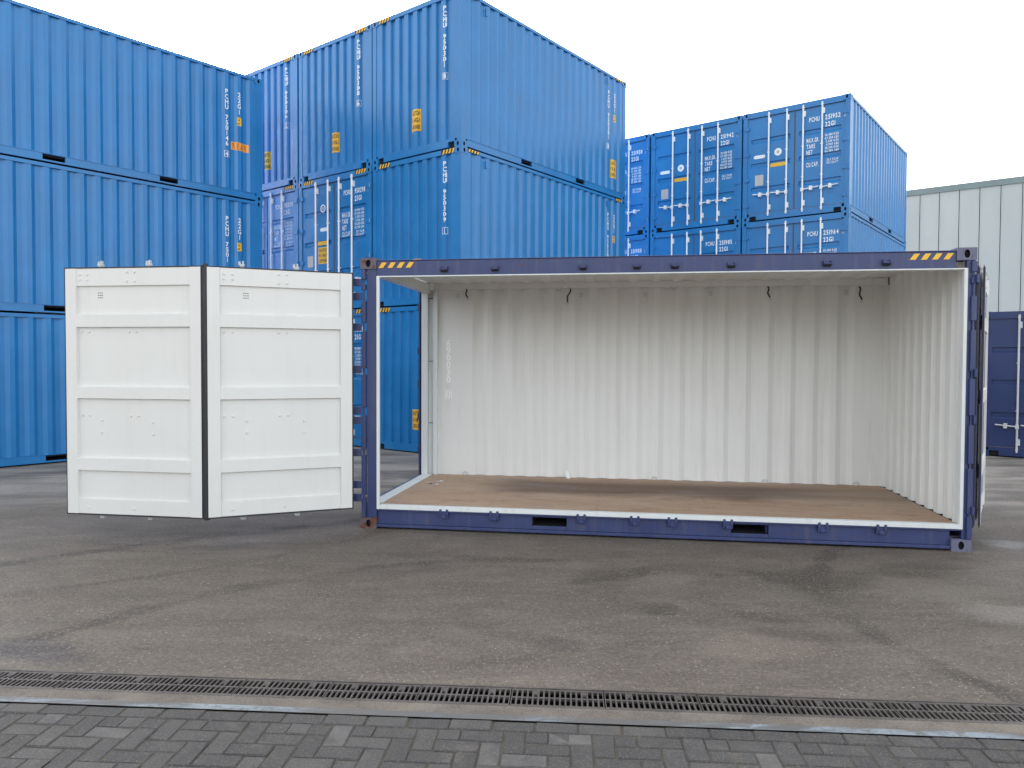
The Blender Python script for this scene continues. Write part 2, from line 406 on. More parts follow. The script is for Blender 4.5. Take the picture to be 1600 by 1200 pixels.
# ------------------------------------------------------------------ generic container part meshes
_pm = {}
def part_meshes(H, body, rodm, key):
    if key in _pm: return _pm[key]
    d = {}
    d['cast'] = casting_mesh('corner_casting_' + key, body)
    SP = profile(.13, L - .13, .278, .075, .062, .036); EP = profile(.10, W - .10, .250, .110, .020, .045)
    d['SP'], d['EP'] = SP, EP
    z0, z1 = .165, H - .065
    # side panels
    for side in (0, 1):
        f = (lambda t, q, z: (t, .014 + q, z)) if side == 0 else (lambda t, q, z: (t, W - .014 - q, z))
        mb = MB(); mb.grid([[f(t, q, z) for t, q in SP] for z in (z0, z1)]); d['side%d' % side] = mb.mesh('side_panel', body)
        # bottom rail with two fork pockets
        mb = MB(); ys = (.008, .05) if side == 0 else (W - .05, W - .008)
        zb, zt = .028, .165; p0, p1 = .055, .150
        xs = [CX, 1.843, 2.203, 3.855, 4.215, L - CX]
        for i in (0, 2, 4): mb.box(xs[i], ys[0], zb, xs[i + 1], ys[1], zt)
        for i in (1, 3):
            mb.box(xs[i], ys[0], zb, xs[i + 1], ys[1], p0); mb.box(xs[i], ys[0], p1, xs[i + 1], ys[1], zt)
            yb = .75 if side == 0 else W - .75; ya = ys[1] if side == 0 else ys[0]
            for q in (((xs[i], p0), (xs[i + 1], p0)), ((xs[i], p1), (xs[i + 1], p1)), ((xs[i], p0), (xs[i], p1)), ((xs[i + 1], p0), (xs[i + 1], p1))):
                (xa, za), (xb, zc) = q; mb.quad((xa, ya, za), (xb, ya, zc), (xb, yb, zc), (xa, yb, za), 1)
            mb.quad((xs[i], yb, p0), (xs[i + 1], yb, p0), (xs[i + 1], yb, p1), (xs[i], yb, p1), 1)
        yo = -.001 if side == 0 else W + .001 - .014
        mb.box(CX, yo, zt - .008, L - CX, yo + .014, zt)
        d['brail%d' % side] = mb.mesh('bottom_side_rail', [body, BLACK])
        mb = MB(); ys = (.003, .063) if side == 0 else (W - .063, W - .003)
        mb.box(CX, ys[0], H - .068, L - CX, ys[1], H - .008); d['trail%d' % side] = mb.mesh('top_side_rail', body)
    # posts
    for i, (px_, py_) in enumerate(((0, 0), (0, 1), (1, 0), (1, 1))):
        x0 = .006 if px_ == 0 else L - .006 - .135; y0 = .006 if py_ == 0 else W - .006 - .105
        mb = MB(); mb.box(x0, y0, CZ, x0 + .135, y0 + .105, H - CZ); d['post%d' % i] = mb.mesh('corner_post', body)
    # front end
    mb = MB(); mb.grid([[(.016 + q, t, z) for t, q in EP] for z in (.17, H - .095)]); d['front'] = mb.mesh('front_panel', body)
    def sill(x0, x1, zt):
        mb = MB(); n0, n1 = .175, .335; zb = .026
        for a, b in ((n1, W - n1),): mb.box(x0, a, zb, x1, b, zt)
        for a, b in ((CY, n0), (W - n0, W - CY)): mb.box(x0, a, zb, x1, b, zt)
        for a, b in ((n0, n1), (W - n1, W - n0)):
            mb.box(x0, a, .118, x1, b, zt)
            mb.box(x0 + .05 if x0 < 1 else x0, a, zb, x1 if x0 < 1 else x1 - .05, b, .118, 1)
        return mb.mesh('end_sill', [body, BLACK])
    d['fsill'] = sill(.004, .10, .17)
    mb = MB(); mb.box(.004, CY, H - .095, .10, W - CY, H - .006); d['fhead'] = mb.mesh('end_header', body)
    d['rsill'] = sill(L - .10, L - .004, .185)
    mb = MB(); mb.box(L - .10, CY, H - .135, L - .004, W - CY, H - .006); mb.box(L - .012, .12, H - .141, L - .02 + .03, W - .12, H - .133)
    d['rhead'] = mb.mesh('end_header', body)
    mb = MB(); mb.box(.05, .05, H - .03, L - .05, W - .05, H - .012); d['roof'] = mb.mesh('roof_panel', body)
    mb = MB(); mb.box(.06, .055, .12, L - .06, W - .055, .16); d['floor'] = mb.mesh('floor', BLACK)
    # doors; t measured from right-hand edge seen from outside
    lz0, lz1 = .20, H - .15
    lh = lz1 - lz0
    for k, (t0, t1) in enumerate(((.112, 1.205), (1.232, 2.326))):
        ts = [t0, t0 + .085, t0 + .095, t1 - .095, t1 - .085, t1]
        zs = [lz0]
        for fr in (.745, .49, .225) if True else (): pass
        chan = [lz1 - lh * fr for fr in (.22, .475, .73)]
        for c in reversed(chan): zs += [c - .115, c - .075, c - .008, c]
        zs.append(lz1)
        def dep(t, z):
            if not (ts[2] - 1e-6 <= t <= ts[3] + 1e-6): return 0
            return .034 if any(c - .08 <= z <= c - .005 for c in chan) else 0
        mb = MB(); mb.grid([[(L - .028 - dep(t, z), W - t, z) for t in ts] for z in zs])
        mb.box(L - .075, W - t1, lz0, L - .065, W - t0, lz1)
        d['door%d' % k] = mb.mesh('door_leaf', body)
        mb = MB(); g = .012
        for (a, b, c_, e) in ((t0 - g, lz0 - g, t1 + g, lz0), (t0 - g, lz1, t1 + g, lz1 + g), (t0 - g, lz0, t0, lz1), (t1, lz0, t1 + g, lz1)):
            mb.box(L - .06, W - c_, b, L - .020, W - a, e)
        d['gask%d' % k] = mb.mesh('door_gasket', RUBBER_G)
    mb = MB(); x = L + .012
    mb.tube((x, 0, .10), (x, 0, H - .07), .019)
    for z, hh in ((.30, .06), (H - .27, .06)): mb.box(L - .028, -.012, z - hh, L + .020, .050, z + hh)
    for z in (.155, H - .125): mb.box(L - .01, -.024, z - .012, L + .03, .024, z + .012)
    for z in (.90, H - 1.0): mb.box(L - .028, -.030, z - .010, L + .026, .016, z + .010)
    d['rod'] = mb.mesh('lock_rod', rodm)
    mb = MB(); x = L + .04
    mb.tube((x, 0, .60), (x, .36, .63), .014, 6); mb.box(L - .028, .16, .565, L + .06, .22, .66); mb.box(L - .0, -.03, .56, L + .05, .03, .64)
    d['handle'] = mb.mesh('door_handle', rodm)
    mb = MB(); mb.box(L - .028, -.06, -.035, L + .004, .06, .035); mb.tube((L + .0, -.055, -.05), (L + .0, -.055, .05), .016, 6)
    d['hinge'] = mb.mesh('hinge', body)
    _pm[key] = d; return d

def side_fn(side, SP, off):
    if side == 0: return lambda t, z: (t, .014 + pdepth(SP, t) - off, z)
    return lambda t, z: (L - t, W - .014 - pdepth(SP, L - t) + off, z)   # t counted left to right as seen from outside
def front_fn(EP, off): return lambda t, z: (.016 + pdepth(EP, W - t) - off, W - t, z)   # t left to right seen from outside

def label_mesh(name, fnf, cuts, x, z, w_, h, base, ink, lines=None, lh=None, fit=None):
    mb = MB(); V, F = rect2d(w_, h); conform(V, F, x, z, cuts, fnf(.003), mb, 0)
    if lines:
        step = (h - .02) / len(lines); lh = lh or step * .62
        for i, s_ in enumerate(lines):
            V, F = text2d([s_], lh, fit=fit or w_ * .86)
            conform(V, F, x + w_ * .07, z - .01 - (step - lh) / 2 - i * step, cuts, fnf(.005), mb, 1)
    return mb.mesh(name, [base, ink])
def text_mesh(fn, cuts, V, F, x, z, mat):
    mb = MB(); conform(V, F, x, z, cuts, fn, mb); return mb.mesh('marking', mat)

CAUT = ['CAUTION', "9'6 HIGH", 'CONTAINER']
def stripes_mesh(kind, H):
    """yellow and black corner marking along a top edge; kind: front / rear / side0 / side1 -> both corners in one mesh"""
    mb = MB(); n = 4
    zt, zb = (H - .010, H - .092) if kind in ('front', 'rear') else (H - .012, H - .066)
    o = {'front': lambda t, z, e: (.004 - e, t, z), 'rear': lambda t, z, e: (L - .004 + e, t, z),
         'side0': lambda t, z, e: (t, .003 - e, z), 'side1': lambda t, z, e: (t, W - .003 + e, z)}[kind]
    T = W if kind in ('front', 'rear') else L
    res = []
    for a, s in ((.19, 1), (T - .19, -1)):
        mb = MB(); e0 = a; e1 = a + s * .32
        mb.quad(o(e0, zb, .003), o(e1, zb, .003), o(e1, zt, .003), o(e0, zt, .003), 1)
        for i in range(n):
            p = a + s * (.01 + i * .08); k = (zt - zb) * .5 * (1 if kind in ('side0', 'rear') else -1); k = k if s > 0 else k
            off = -k if k < 0 else 0
            q0, q1 = (p, p + s * .042)
            mb.quad(o(q0, zb, .0055), o(q1, zb, .0055), o(q1 + k * .9, zt, .0055), o(q0 + k * .9, zt, .0055), 0)
        res.append(mb.mesh('hazard_stripes', [YEL, INK]))
    return res
_st = {}
def container(label, loc, rz, H=2.591, body=None, rodm=None, key='std', number=None, code=None, group=None, front=None, sides=(), rear=None,
              stickers=True, hz=False, opts={}):
    body = body or BLUE; rodm = rodm or ROD
    P = part_meshes(H, body, rodm, key); ctr = Matrix.Rotation(rz, 4, 'Z') @ Vector((L / 2, W / 2, 0))
    T = thing('shipping_container', label, 'shipping container', (loc[0] + ctr.x, loc[1] + ctr.y, loc[2]), rz, group)
    o_ = (-L / 2, -W / 2, 0)
    def add(n, me, bv=0): return link(n, me, T, o_, bv)
    for sx in (0, 1):
        for sy in (0, 1):
            for sz in (0, 1):
                link('corner_casting', P['cast'], T, (-L / 2 + (CX / 2 if sx == 0 else L - CX / 2), -W / 2 + (CY / 2 if sy == 0 else W - CY / 2), CZ / 2 if sz == 0 else H - CZ / 2))
    for i in range(4): add('corner_post', P['post%d' % i])
    for s in (0, 1):
        add('side_panel', P['side%d' % s]); add('bottom_side_rail', P['brail%d' % s]); add('top_side_rail', P['trail%d' % s])
    add('front_panel', P['front']); add('end_sill', P['fsill']); add('end_header', P['fhead']); add('end_sill', P['rsill']); add('end_header', P['rhead'])
    add('roof_panel', P['roof']); add('floor', P['floor'])
    rods = ((.60, 1), (1.02, 1), (1.39, -1), (1.81, -1))
    for k in (0, 1):
        D = add('door', P['door%d' % k]); link('gasket', P['gask%d' % k], D)
        for t, s in rods[:2] if k == 0 else rods[2:]:
            link('lock_rod', P['rod'], D, (0, W - t, 0)); h = link('door_handle', P['handle'], D, (0, W - t, 0)); h.scale = (1, s, 1)
        for i in range(4):
            h = link('hinge', P['hinge'], D, (0, W - .10 if k == 0 else .10, .38 + i * (H - .76) / 3)); h.scale = (1, -1 if k == 0 else 1, 1)
    SP, EP = P['SP'], P['EP']; sc_, ec = [t for t, q in SP], [W - t for t, q in EP]; sc1 = [L - t for t, q in SP]
    if hz:
        if key not in _st: _st[key] = {k: stripes_mesh(k, H) for k in ('front', 'rear', 'side0', 'side1')}
        for k in ('front', 'rear', 'side0', 'side1'):
            for me in _st[key][k]: add('hazard_stripes', me)
    if front:
        for k_, wd_ in enumerate(words(front)):
            V, F = stack2d(wd_, .088, .105, .072, k_ == 2); add('marking', text_mesh(front_fn(EP, .003), ec, V, F, W - .435, H - .215, MARK))
        if hz: add('caution_label', label_mesh('caution_label', lambda o: front_fn(EP, o), ec, W - 1.34, .91, .25, .42, YEL, INK, CAUT))
    for s, num, cd in sides:
        fnf = lambda o, s=s: side_fn(s, SP, o); cu = sc_ if s == 0 else sc1
        x1 = L - .81 if s == 0 else .81; x2 = L - .53 if s == 0 else .53
        if num:
            for k_, wd_ in enumerate(words(num)):
                V, F = stack2d(wd_, .088, .106, .072, k_ == 2); add('marking', text_mesh(fnf(.003), cu, V, F, x1, H - .41, MARK))
        if cd:
            V, F = stack2d(cd, .092, .116, .072); add('marking', text_mesh(fnf(.003), cu, V, F, x2, H - .415, MARK))
            add('small_label', label_mesh('small_label', fnf, cu, x2 - .05, H - .925, .10, .17, YEL, INK, ['9.6' if hz else '2.6', 'm'], .045, .06))
        if hz:
            for hx in (.73, L - .86):
                hb = MB(); yy = .030 if s == 0 else W - .030; hb.box(hx - .012, yy - .02, H - .27, hx + .012, yy + .02, H - .13); hb.box(hx + .012, yy - .02, H - .27, hx + .045, yy + .02, H - .25); add('lashing_hook', hb.mesh('lashing_hook', body))
        if hz: add('caution_label', label_mesh('caution_label', fnf, cu, (L - .67) if s == 0 else .39, .90, .28, .44, YEL, INK, CAUT))
        if opts.get('rear'): add('rear_label', label_mesh('rear_label', fnf, cu, L - .70, 1.15, .39, .165, ORG, ORG_T, ['REAR'], .125, .34))
    if rear:
        fn = lambda o: (lambda t, z: (L - .028 + o, t, z)); R = lambda t: W - t       # x across, left to right from outside
        mb = MB()
        def put(lines, h, t, z, **kw):
            mb = MB(); V, F = text2d(lines, h, **kw); conform(V, F, R(t), z, [], fn(.003), mb); add('marking', mb.mesh('marking', MARK))
        num, chk, cd = rear
        put(['PCHU'], .10, .90, H - .37, fit=.24); put([num], .10, .545, H - .37, fit=.34); put([chk], .10, .125, H - .37, fit=.06)
        for (a0, z0, a1, z1) in ((-.012, .012, .072, .018), (-.012, -.118, .072, -.112), (-.012, -.118, -.006, .018), (.066, -.118, .072, .018)):
            xx = R(.125) ; zz = H - .37; f = fn(.003); mb.quad(f(xx + a0, zz + z0), f(xx + a1, zz + z0), f(xx + a1, zz + z1), f(xx + a0, zz + z1))
        put([cd], .10, .545, H - .53, fit=.23)
        if num != '950000':
            hc = H > 2.7
            put(['MAX.GR.'], .095, .95, H - .84, fit=.29); put(['TARE'], .095, .95, H - .975, fit=.20); put(['NET'], .095, .95, H - 1.11, fit=.15)
            put(['CU.CAP.'], .095, .95, H - (1.245 if hc else 1.39), fit=.28)
            put(['30.480 KGS', '67.200 LBS', ' 2.230 KGS', ' 4.920 LBS', '28.250 KGS', '62.280 LBS'], .048, .545, H - .80, step=.072, fit=.30)
            put(['33.2 CU.M', '1172 CU.FT'], .046, .50, H - (1.25 if hc else 1.36), step=.068, fit=.25)
        add('marking_frame', mb.mesh('marking_frame', MARK))
        if num != '950000':
            zs = dict(seal=H - .66, pill=H - 1.12, bar=H - 1.37, sq=H - 1.66, px=1.70) if H > 2.7 else dict(seal=H - 1.02, pill=H - 1.07, bar=H - 1.27, sq=H - 1.50, px=2.18)
            mb = MB(); c0, cz = W - 1.60, zs['seal']; n = 20; xo = L - .025
            for r0, r1, m in ((0, .035, 1), (.035, .062, 2), (.062, .088, 0)):
                for i in range(n):
                    a, b = 2 * pi * i / n, 2 * pi * (i + 1) / n
                    mb.quad((xo, c0 + r0 * cos(a), cz + r0 * sin(a)), (xo, c0 + r1 * cos(a), cz + r1 * sin(a)), (xo, c0 + r1 * cos(b), cz + r1 * sin(b)), (xo, c0 + r0 * cos(b), cz + r0 * sin(b)), m)
            add('round_seal_label', mb.mesh('round_seal_label', [MARK, GREYL, MARK if H < 2.7 else BLUE]))
            mb = MB(); y0, z0 = W - zs['px'], zs['pill']; pts = [(y0 + .04 + .04 * cos(t), z0 + .04 * sin(t)) for t in [pi / 2 + i * pi / 6 for i in range(7)]] + [(y0 + .24 + .04 * cos(t), z0 + .04 * sin(t)) for t in [-pi / 2 + i * pi / 6 for i in range(7)]]
            mb.add([(xo, y, z) for y, z in pts], [tuple(range(len(pts)))]); add('white_plate', mb.mesh('white_plate', MARK))
            mb = MB(); mb.box(xo - .002, W - 1.775, zs['bar'] - .085, xo + .002, W - 1.42, zs['bar']); add('orange_strip', mb.mesh('orange_strip', YEL))
            mb = MB(); yy = W - 2.14; mb.box(xo - .002, yy, zs['sq'] - .25, xo + .004, yy + .20, zs['sq']); add('data_plate', mb.mesh('data_plate', GREYL))
            if H > 2.7: add('caution_label', label_mesh('caution_label', fn, [], W - 1.76, H - 1.50, .34, .36, YEL, INK, CAUT))
    return T

# ------------------------------------------------------------------ the setting: yard, drain, paving
DR = radians(-4.0); DO = Vector((0, 4.025, 0))
def dl(x, y, z=0): return (DO.x + x * cos(DR) - y * sin(DR), DO.y + x * sin(DR) + y * cos(DR), z)
def sheet(name, x0, y0, x1, y1, z, mat, nx=1, ny=1):
    mb = MB(); mb.grid([[dl(x0 + (x1 - x0) * i / nx, y0 + (y1 - y0) * j / ny, z) for i in range(nx + 1)] for j in range(ny + 1)])
    o = link(name, mb.mesh(name, mat)); o['kind'] = 'structure'; return o
sheet('yard_ground', -260, .118, 260, 420, 0, YARD)
sheet('concrete_strip', -260, -.225, 260, -.118, 0, STRIP)
sheet('edge_strip', -260, -.282, 260, -.225, .003, EDGE)
pav = sheet('brick_paving', -260, -6.2, 260, -.282, -.0065, DIRT)
sheet('unseen_bounce_apron', -260, -160, 260, -6.2, 0, CONC)  # unseen pale ground, added to bounce sunlight into the open container
# drain channel
dch = thing('drain_channel', 'long slotted cast iron drain channel between the yard asphalt and the brick paving', 'drain', dl(0, 0), DR)
mb = MB()
for s in (-1, 1): mb.box(-8, s * .112 - .006, -.16, 8, s * .112 + .006, .001)
mb.box(-8, -.112, -.17, 8, .112, -.155, 1)
for s in (-1, 1): mb.box(-8, s * .1045 - .001, -.155, 8, s * .1045 + .001, -.03, 1)
link('channel', mb.mesh('channel', [IRON, BLACK]), dch)
SEG = .50
def grate_mesh(v):
    rnd = random.Random(v); mb = MB(); x0, x1 = .003, SEG - .003; zt = -.002; zb = -.016; n = 17; pt = (x1 - x0) / n; sw = .0195
    mb.box(x0, -.104, zb, x1, -.086, zt); mb.box(x0, .086, zb, x1, .104, zt); mb.box(x0, -.007, zb, x1, .007, zt)
    for s in (0, 1):
        ya, yb = (-.086, -.007) if s == 0 else (.007, .086)
        for i in range(n + 1):
            c = x0 + i * pt; a, b = max(x0, c - (pt - sw) / 2), min(x1, c + (pt - sw) / 2)
            mb.box(a, ya, zb, b, yb, zt)
    for i in (4, 13):      # bolt bridges and clogged slots
        c = x0 + (i + .5) * pt; mb.box(c - sw / 2, .035, zb, c + sw / 2, .086, zt - .001); mb.tube((c, .05, zt - .004), (c, .05, zt + .001), .008, 8)
    return mb.mesh('grate', IRON)
gm = [grate_mesh(i) for i in range(2)]
for i in range(-8, 8):
    g = link('grate', gm[i % 2], dch, (i * SEG, 0, random.uniform(-.001, .001)))

# herringbone bricks in the paving's own frame
def brick_mesh(v):
    rnd = random.Random(30 + v); mb = MB(); a, b, z = .1025, .0500, .0; c = .006
    j = lambda: rnd.uniform(-.0018, .0018)
    base = [(-a + j(), -b + j()), (a + j(), -b + j()), (a + j(), b + j()), (-a + j(), b + j())]
    top = [(x - math.copysign(c, x), y - math.copysign(c, y)) for x, y in base]
    V = [(x, y, -.03) for x, y in base] + [(x, y, -.006) for x, y in base] + [(x, y, rnd.uniform(-.001, .001)) for x, y in top]
    F = []
    for k in (0, 4):
        for i in range(4): F.append((k + i, k + (i + 1) % 4, k + 4 + (i + 1) % 4, k + 4 + i))
    F.append((8, 9, 10, 11)); mb.add(V, F); return mb.mesh('brick', BRICK)
BM = [brick_mesh(i) for i in range(5)]
S_ = .1055
Yt = -.284 - S_      # below the border course
near, far = [], []
for i in range(-34, 35):                  # border course, stretchers along the edge
    near.append((i * .211 + .04, -.284 - S_ / 2, 0))
def cells():
    seen = set()
    for a in range(-140, 140):
        for b in range(-44, 44):
            k = (a - b) % 4
            if k == 0: yield (a, b, 0)         # horizontal brick covers (a,b),(a+1,b)
            elif k == 3: yield (a, b, 1)       # vertical brick covers (a,b),(a,b+1)
for a, b, r in cells():
    # herringbone: horizontal at (a,b),(a+1,b); vertical at (a,b),(a,b+1) where (a-b)%4==2 -> with (a-b-1)%4==1
    if r == 0: cx, cy = (a + 1) * S_, (b + .5) * S_
    else: cx, cy = (a + .5) * S_, (b + 1) * S_
    y = Yt - .001 + (cy - 43 * S_)
    top = cy + (S_ if r else S_ / 2)
    if y + (S_ if r else S_ / 2) > Yt + .001:
        if r == 0 or y > Yt + .2: continue
        # cut brick at the border: keep lower half
        near.append((cx, Yt - S_ / 2, 2)); continue
    if y < -3.2 or abs(cx) > 9: continue
    (near if (abs(cx) < 2.85 and y > -.90) else far).append((cx, y, r))
rb = random.Random(5); cnt = 0; stuff = MB(); 
near = [q for q in near]
vis = [q for q in near if abs(q[0]) < 2.85]; far += [q for q in near if abs(q[0]) >= 2.85]
vis = sorted(vis, key=lambda q: -q[1]); far += vis[300:]; vis = vis[:300]
pav_inv = None
for cx, cy, r in vis:
    o = link('brick', BM[rb.randrange(5)], pav)
    z = rb.uniform(-.0035, .002)
    o.location = dl(cx + rb.uniform(-.0015, .0015), cy + rb.uniform(-.0015, .0015), z)
    o.rotation_euler = (rb.uniform(-.012, .012), rb.uniform(-.012, .012), DR + (pi / 2 if r == 1 else 0) + rb.uniform(-.014, .014))
    if r == 2: o.scale = (.5, 1, 1)
for cx, cy, r in far:
    a, b = (.1025, .05) if r == 0 else ((.05, .1025) if r == 1 else (.05, .05)); z = rb.uniform(-.003, .001)
    p = [dl(cx - a, cy - b, z), dl(cx + a, cy - b, z), dl(cx + a, cy + b, z), dl(cx - a, cy + b, z)]; q = [(x, y, z - .02) for x, y, z in p]
    stuff.add(p + q, [(0, 1, 2, 3), (0, 4, 5, 1), (1, 5, 6, 2), (2, 6, 7, 3), (3, 7, 4, 0)])
o = link('brick_field', stuff.mesh('brick_field', BRICK), pav); o['kind'] = 'stuff'

# ------------------------------------------------------------------ warehouse
G = .904; U = Vector((cos(G), sin(G), 0)); V_ = Vector((-sin(G), cos(G), 0))
def fr(o, g, u, v, z=0): return (o[0] + u * cos(g) - v * sin(g), o[1] + u * sin(g) + v * cos(g), z)
WO = (26.3, 44.0)
wh = thing('warehouse', 'pale grey warehouse clad in vertical panels with a dark roof edge', 'warehouse', (*WO, 0), G)
# local frame: u (x) into the building, v (y) along the wall
WHT = 12.25
mbp = MB(); mbp.box(.03, -.492, .3, .10, .492, WHT - .35); 
for s in (-1, 1): mbp.box(.015, s * .47 - .02, .3, .03, s * .47 + .02, WHT - .35)
pme = mbp.mesh('panel', CLAD)
for i in range(-26, 34): link('panel', pme, wh, (0, i * 1.02, 0))
mb = MB(); mb.box(.10, -27, 0, 30, 35, WHT - .4); link('wall', mb.mesh('wall', INK), wh)
mb = MB(); mb.box(-.05, -27, WHT - .35, .6, 35, WHT); mb.box(-.02, -27, 0, .12, 35, .3); mb.box(.6, -27, WHT - .4, 30, 35, WHT - .2)
link('roof_edge', mb.mesh('roof_edge', TRIM), wh)

# ------------------------------------------------------------------ container stacks
HC, ST = 2.896, 2.591
M = (-.9588, 14.1318); Lc = (-5.3399, 16.3065); GL = .8768; R = (7.4517, 16.9233); GR = .906
def at(o, g, u, v): p = fr(o, g, u, v); return (p[0], p[1])
gM, gL, gR = 'blue high containers in the middle stack', 'blue containers in the left stack', 'blue containers in the right stack'
col = W + .03
mid = {  # (column, level): (label, kwargs)
 (0, 2): ('blue container lettered PCHU 950301 on its end, topmost at the corner of the middle stack', dict(front='PCHU 950301 8', sides=((0, 'PCHU 950301 8', '25G1'),))),
 (0, 1): ('blue container lettered PCHU 950309 on its corrugated end, right below the one lettered 950301', dict(front='PCHU 950309 1', sides=((0, 'PCHU 950309 1', '25G1'),))),
 (0, 0): ('blue container on the ground, seen through the open left end of the open container', dict(front=None, sides=())),
 (1, 2): ('blue container on top of the middle column of the middle stack, lettered PCHU 950308', dict(front='PCHU 950308 6')),
 (1, 1): ('blue container with white lock rods, its doors lettered 950298, in the middle stack', dict(rear=('950298', '4', '25G1'))),
 (1, 0): ('blue container on the ground, its doors seen through the hinges of the white doors', dict(rear=('950284', '0', '25G1'))),
 (2, 2): ('blue corrugated container at the top left of the middle stack, behind the REAR label container', dict(front='PCHU 950306 2')),
 (2, 1): ('blue container doors at mid height of the middle stack, next to the left stack', dict(rear=('950310', '5', '25G1'))),
 (2, 0): ('blue container on the ground in the middle stack, hidden behind the white doors', dict()),
}
for (c, l), (lab, kw) in mid.items():
    du, dv = random.uniform(-.01, .01), random.uniform(-.006, .006)
    if 'rear' in kw or (c, l) == (2, 0):
        loc = at(M, G, L + du, c * col + W + dv); rz = G + pi
    else: loc = at(M, G, du, c * col + dv); rz = G
    if (c, l) == (0, 0):
        T = container(lab, (*loc, 0), rz, HC, key='high', group=gM, hz=True)
        P = _pm['high']; T2 = link('caution_label', label_mesh('caution_label', lambda o: front_fn(P['EP'], o), [W - t for t, q in P['EP']], W - 1.34, .86, .30, .40, YEL, INK, CAUT), T, (-L / 2, -W / 2, 0))
    else: container(lab, (*loc, l * HC), rz, HC, key='high', group=gM, hz=True, **kw)
left = [('blue container on the ground at the left edge, half hidden by the white doors', dict()),
        ('blue container at mid height of the left stack, lettered PCHU 7501 above the white doors', dict(sides=((0, 'PCHU 7501', '22G1'),))),
        ('blue container on top of the left stack, with an orange REAR label', dict(sides=((0, 'PCHU 750146 4', '22G1'),), opts={'rear': 1}))]
for l, (lab, kw) in enumerate(left):
    container(lab, (*at(Lc, GL, -L + random.uniform(-.008, .008), 0), l * ST), GL, ST, key='std', group=gL, **kw)
right = {(0, 2): ('blue container on the top right of the right stack, doors lettered PCHU 251952', ('251952', '1', '22G1')),
 (0, 1): ('blue container directly below the one lettered 251952, doors lettered PCHU 251964', ('251964', '5', '22G1')),
 (0, 0): ('blue ground level container at the right end of the right stack, behind the open container', None),
 (1, 2): ('blue container on top of the middle column of the right stack, doors lettered PCHU 251942', ('251942', '9', '22G1')),
 (1, 1): ('blue container below the one lettered 251942, doors lettered PCHU 251985', ('251985', '6', '22G1')),
 (1, 0): ('blue ground level container in middle column of right stack, behind the open container', None),
 (2, 2): ('blue container on top of the left column of the right stack, doors lettered 251958', ('251958', '4', '22G1')),
 (2, 1): ('blue container in the left column of the right stack, doors lettered 251950', ('251950', '0', '22G1')),
 (2, 0): ('blue ground level container in left column of right stack, behind the open container', None)}
for (c, l), (lab, rr) in right.items():
    loc = at(R, GR, L + random.uniform(-.01, .01), c * col + W + random.uniform(-.006, .006))
    container(lab, (*loc, l * ST), GR + pi, ST, key='std', group=gR, rear=rr)
# dark blue container at the right edge: left-hand bottom corner of its doors
gD = .93; P0 = (9.185, 14.90)
c0 = at(P0, gD, L, 0)
container('dark navy container with galvanised lock rods, alone on the ground at the right edge', (c0[0], c0[1], 0), gD + pi, 2.82, NAVY_D, GALV, 'dark')

# ------------------------------------------------------------------ the side opening container
AY = -.1528; A = (-1.6097, 8.1295); HM = HC
main = thing('side_opening_container', 'open navy container with white inside and plywood floor, its white side doors swung open', 'shipping container', (*A, 0), AY)
def pt(name, mb, mats, bevel=.004, parent=None): return link(name, mb.mesh(name, mats), parent or main, None, bevel)
cm = {'n': casting_mesh('corner_casting_navy', NAVY_B), 'r': casting_mesh('corner_casting_rusty', NAVY_R), 'rr': casting_mesh('corner_casting_very_rusty', NAVY_RR)}
for sx in (0, 1):
    for sy in (0, 1):
        for sz in (0, 1):
            k = 'n'
            if sx == 0 and sy == 0: k = 'r' if sz else 'rr'
            o = link('corner_casting', cm[k], main, (CX / 2 - .012 if sx == 0 else L - CX / 2 + .012, CY / 2 - .012 if sy == 0 else W - CY / 2, CZ / 2 if sz == 0 else HM - CZ / 2), 0)
            if k == 'rr': o['label'] = 'rusty corner casting with scraped paint'
FZ = .246
# front posts
mb = MB(); mb.box(.06, 0, CZ, .165, .045, HM - CZ); pt('corner_post', mb, NAVY)
mb = MB(); mb.box(5.985, 0, CZ, 6.035, .050, HM - CZ); pt('corner_post', mb, NAVY)
# hinge columns (a long pin in sleeves)
for xc in (.028, 6.044):
    mb = MB(); zs = [.12, .34, .36, .80, .84, 1.22, 1.30, 1.66, 1.72, 2.12, 2.2, 2.44, 2.55, 2.62, 2.66, 2.77]
    mb.tube((xc, -.012, .12), (xc, -.012, 2.775), .012, 8)
    for a, b in zip(zs[::2], zs[1::2]): mb.box(xc - .024, -.030, a + .004, xc + .024, .02, b - .004)
    pt('hinge_column', mb, NAVY, .006)
# rear posts
mb = MB(); mb.box(.018, 2.30, CZ, .105, W - .005, HM - CZ, 0); mb.box(-.004, 2.30 + .02, CZ, .018, W - .005, HM - CZ, 1); mb.box(-.022, 2.30, CZ, -.004, 2.345, HM - CZ, 1)
mb.box(.175, 2.33, FZ, .235, 2.40, 2.79, 0); mb.box(.105, 2.375, FZ, .175, 2.40, 2.79, 0)
for z in (.95, 1.80, 2.66): mb.box(.105, 2.36, z, .175, 2.376, z + .008, 1)
for z in (.55, 1.0, 1.45, 1.9, 2.5): mb.box(-.035, 2.29, z, .0, 2.32, z + .09, 1)
pt('corner_post', mb, [WHITE_F, NAVY], .002)
mb = MB(); mb.box(5.86, 2.375, FZ, 6.03, 2.40, 2.79, 0); mb.box(5.90, 2.40, CZ, L - .005, W - .005, HM - CZ, 1); pt('corner_post', mb, [WHITE, NAVY], .002)
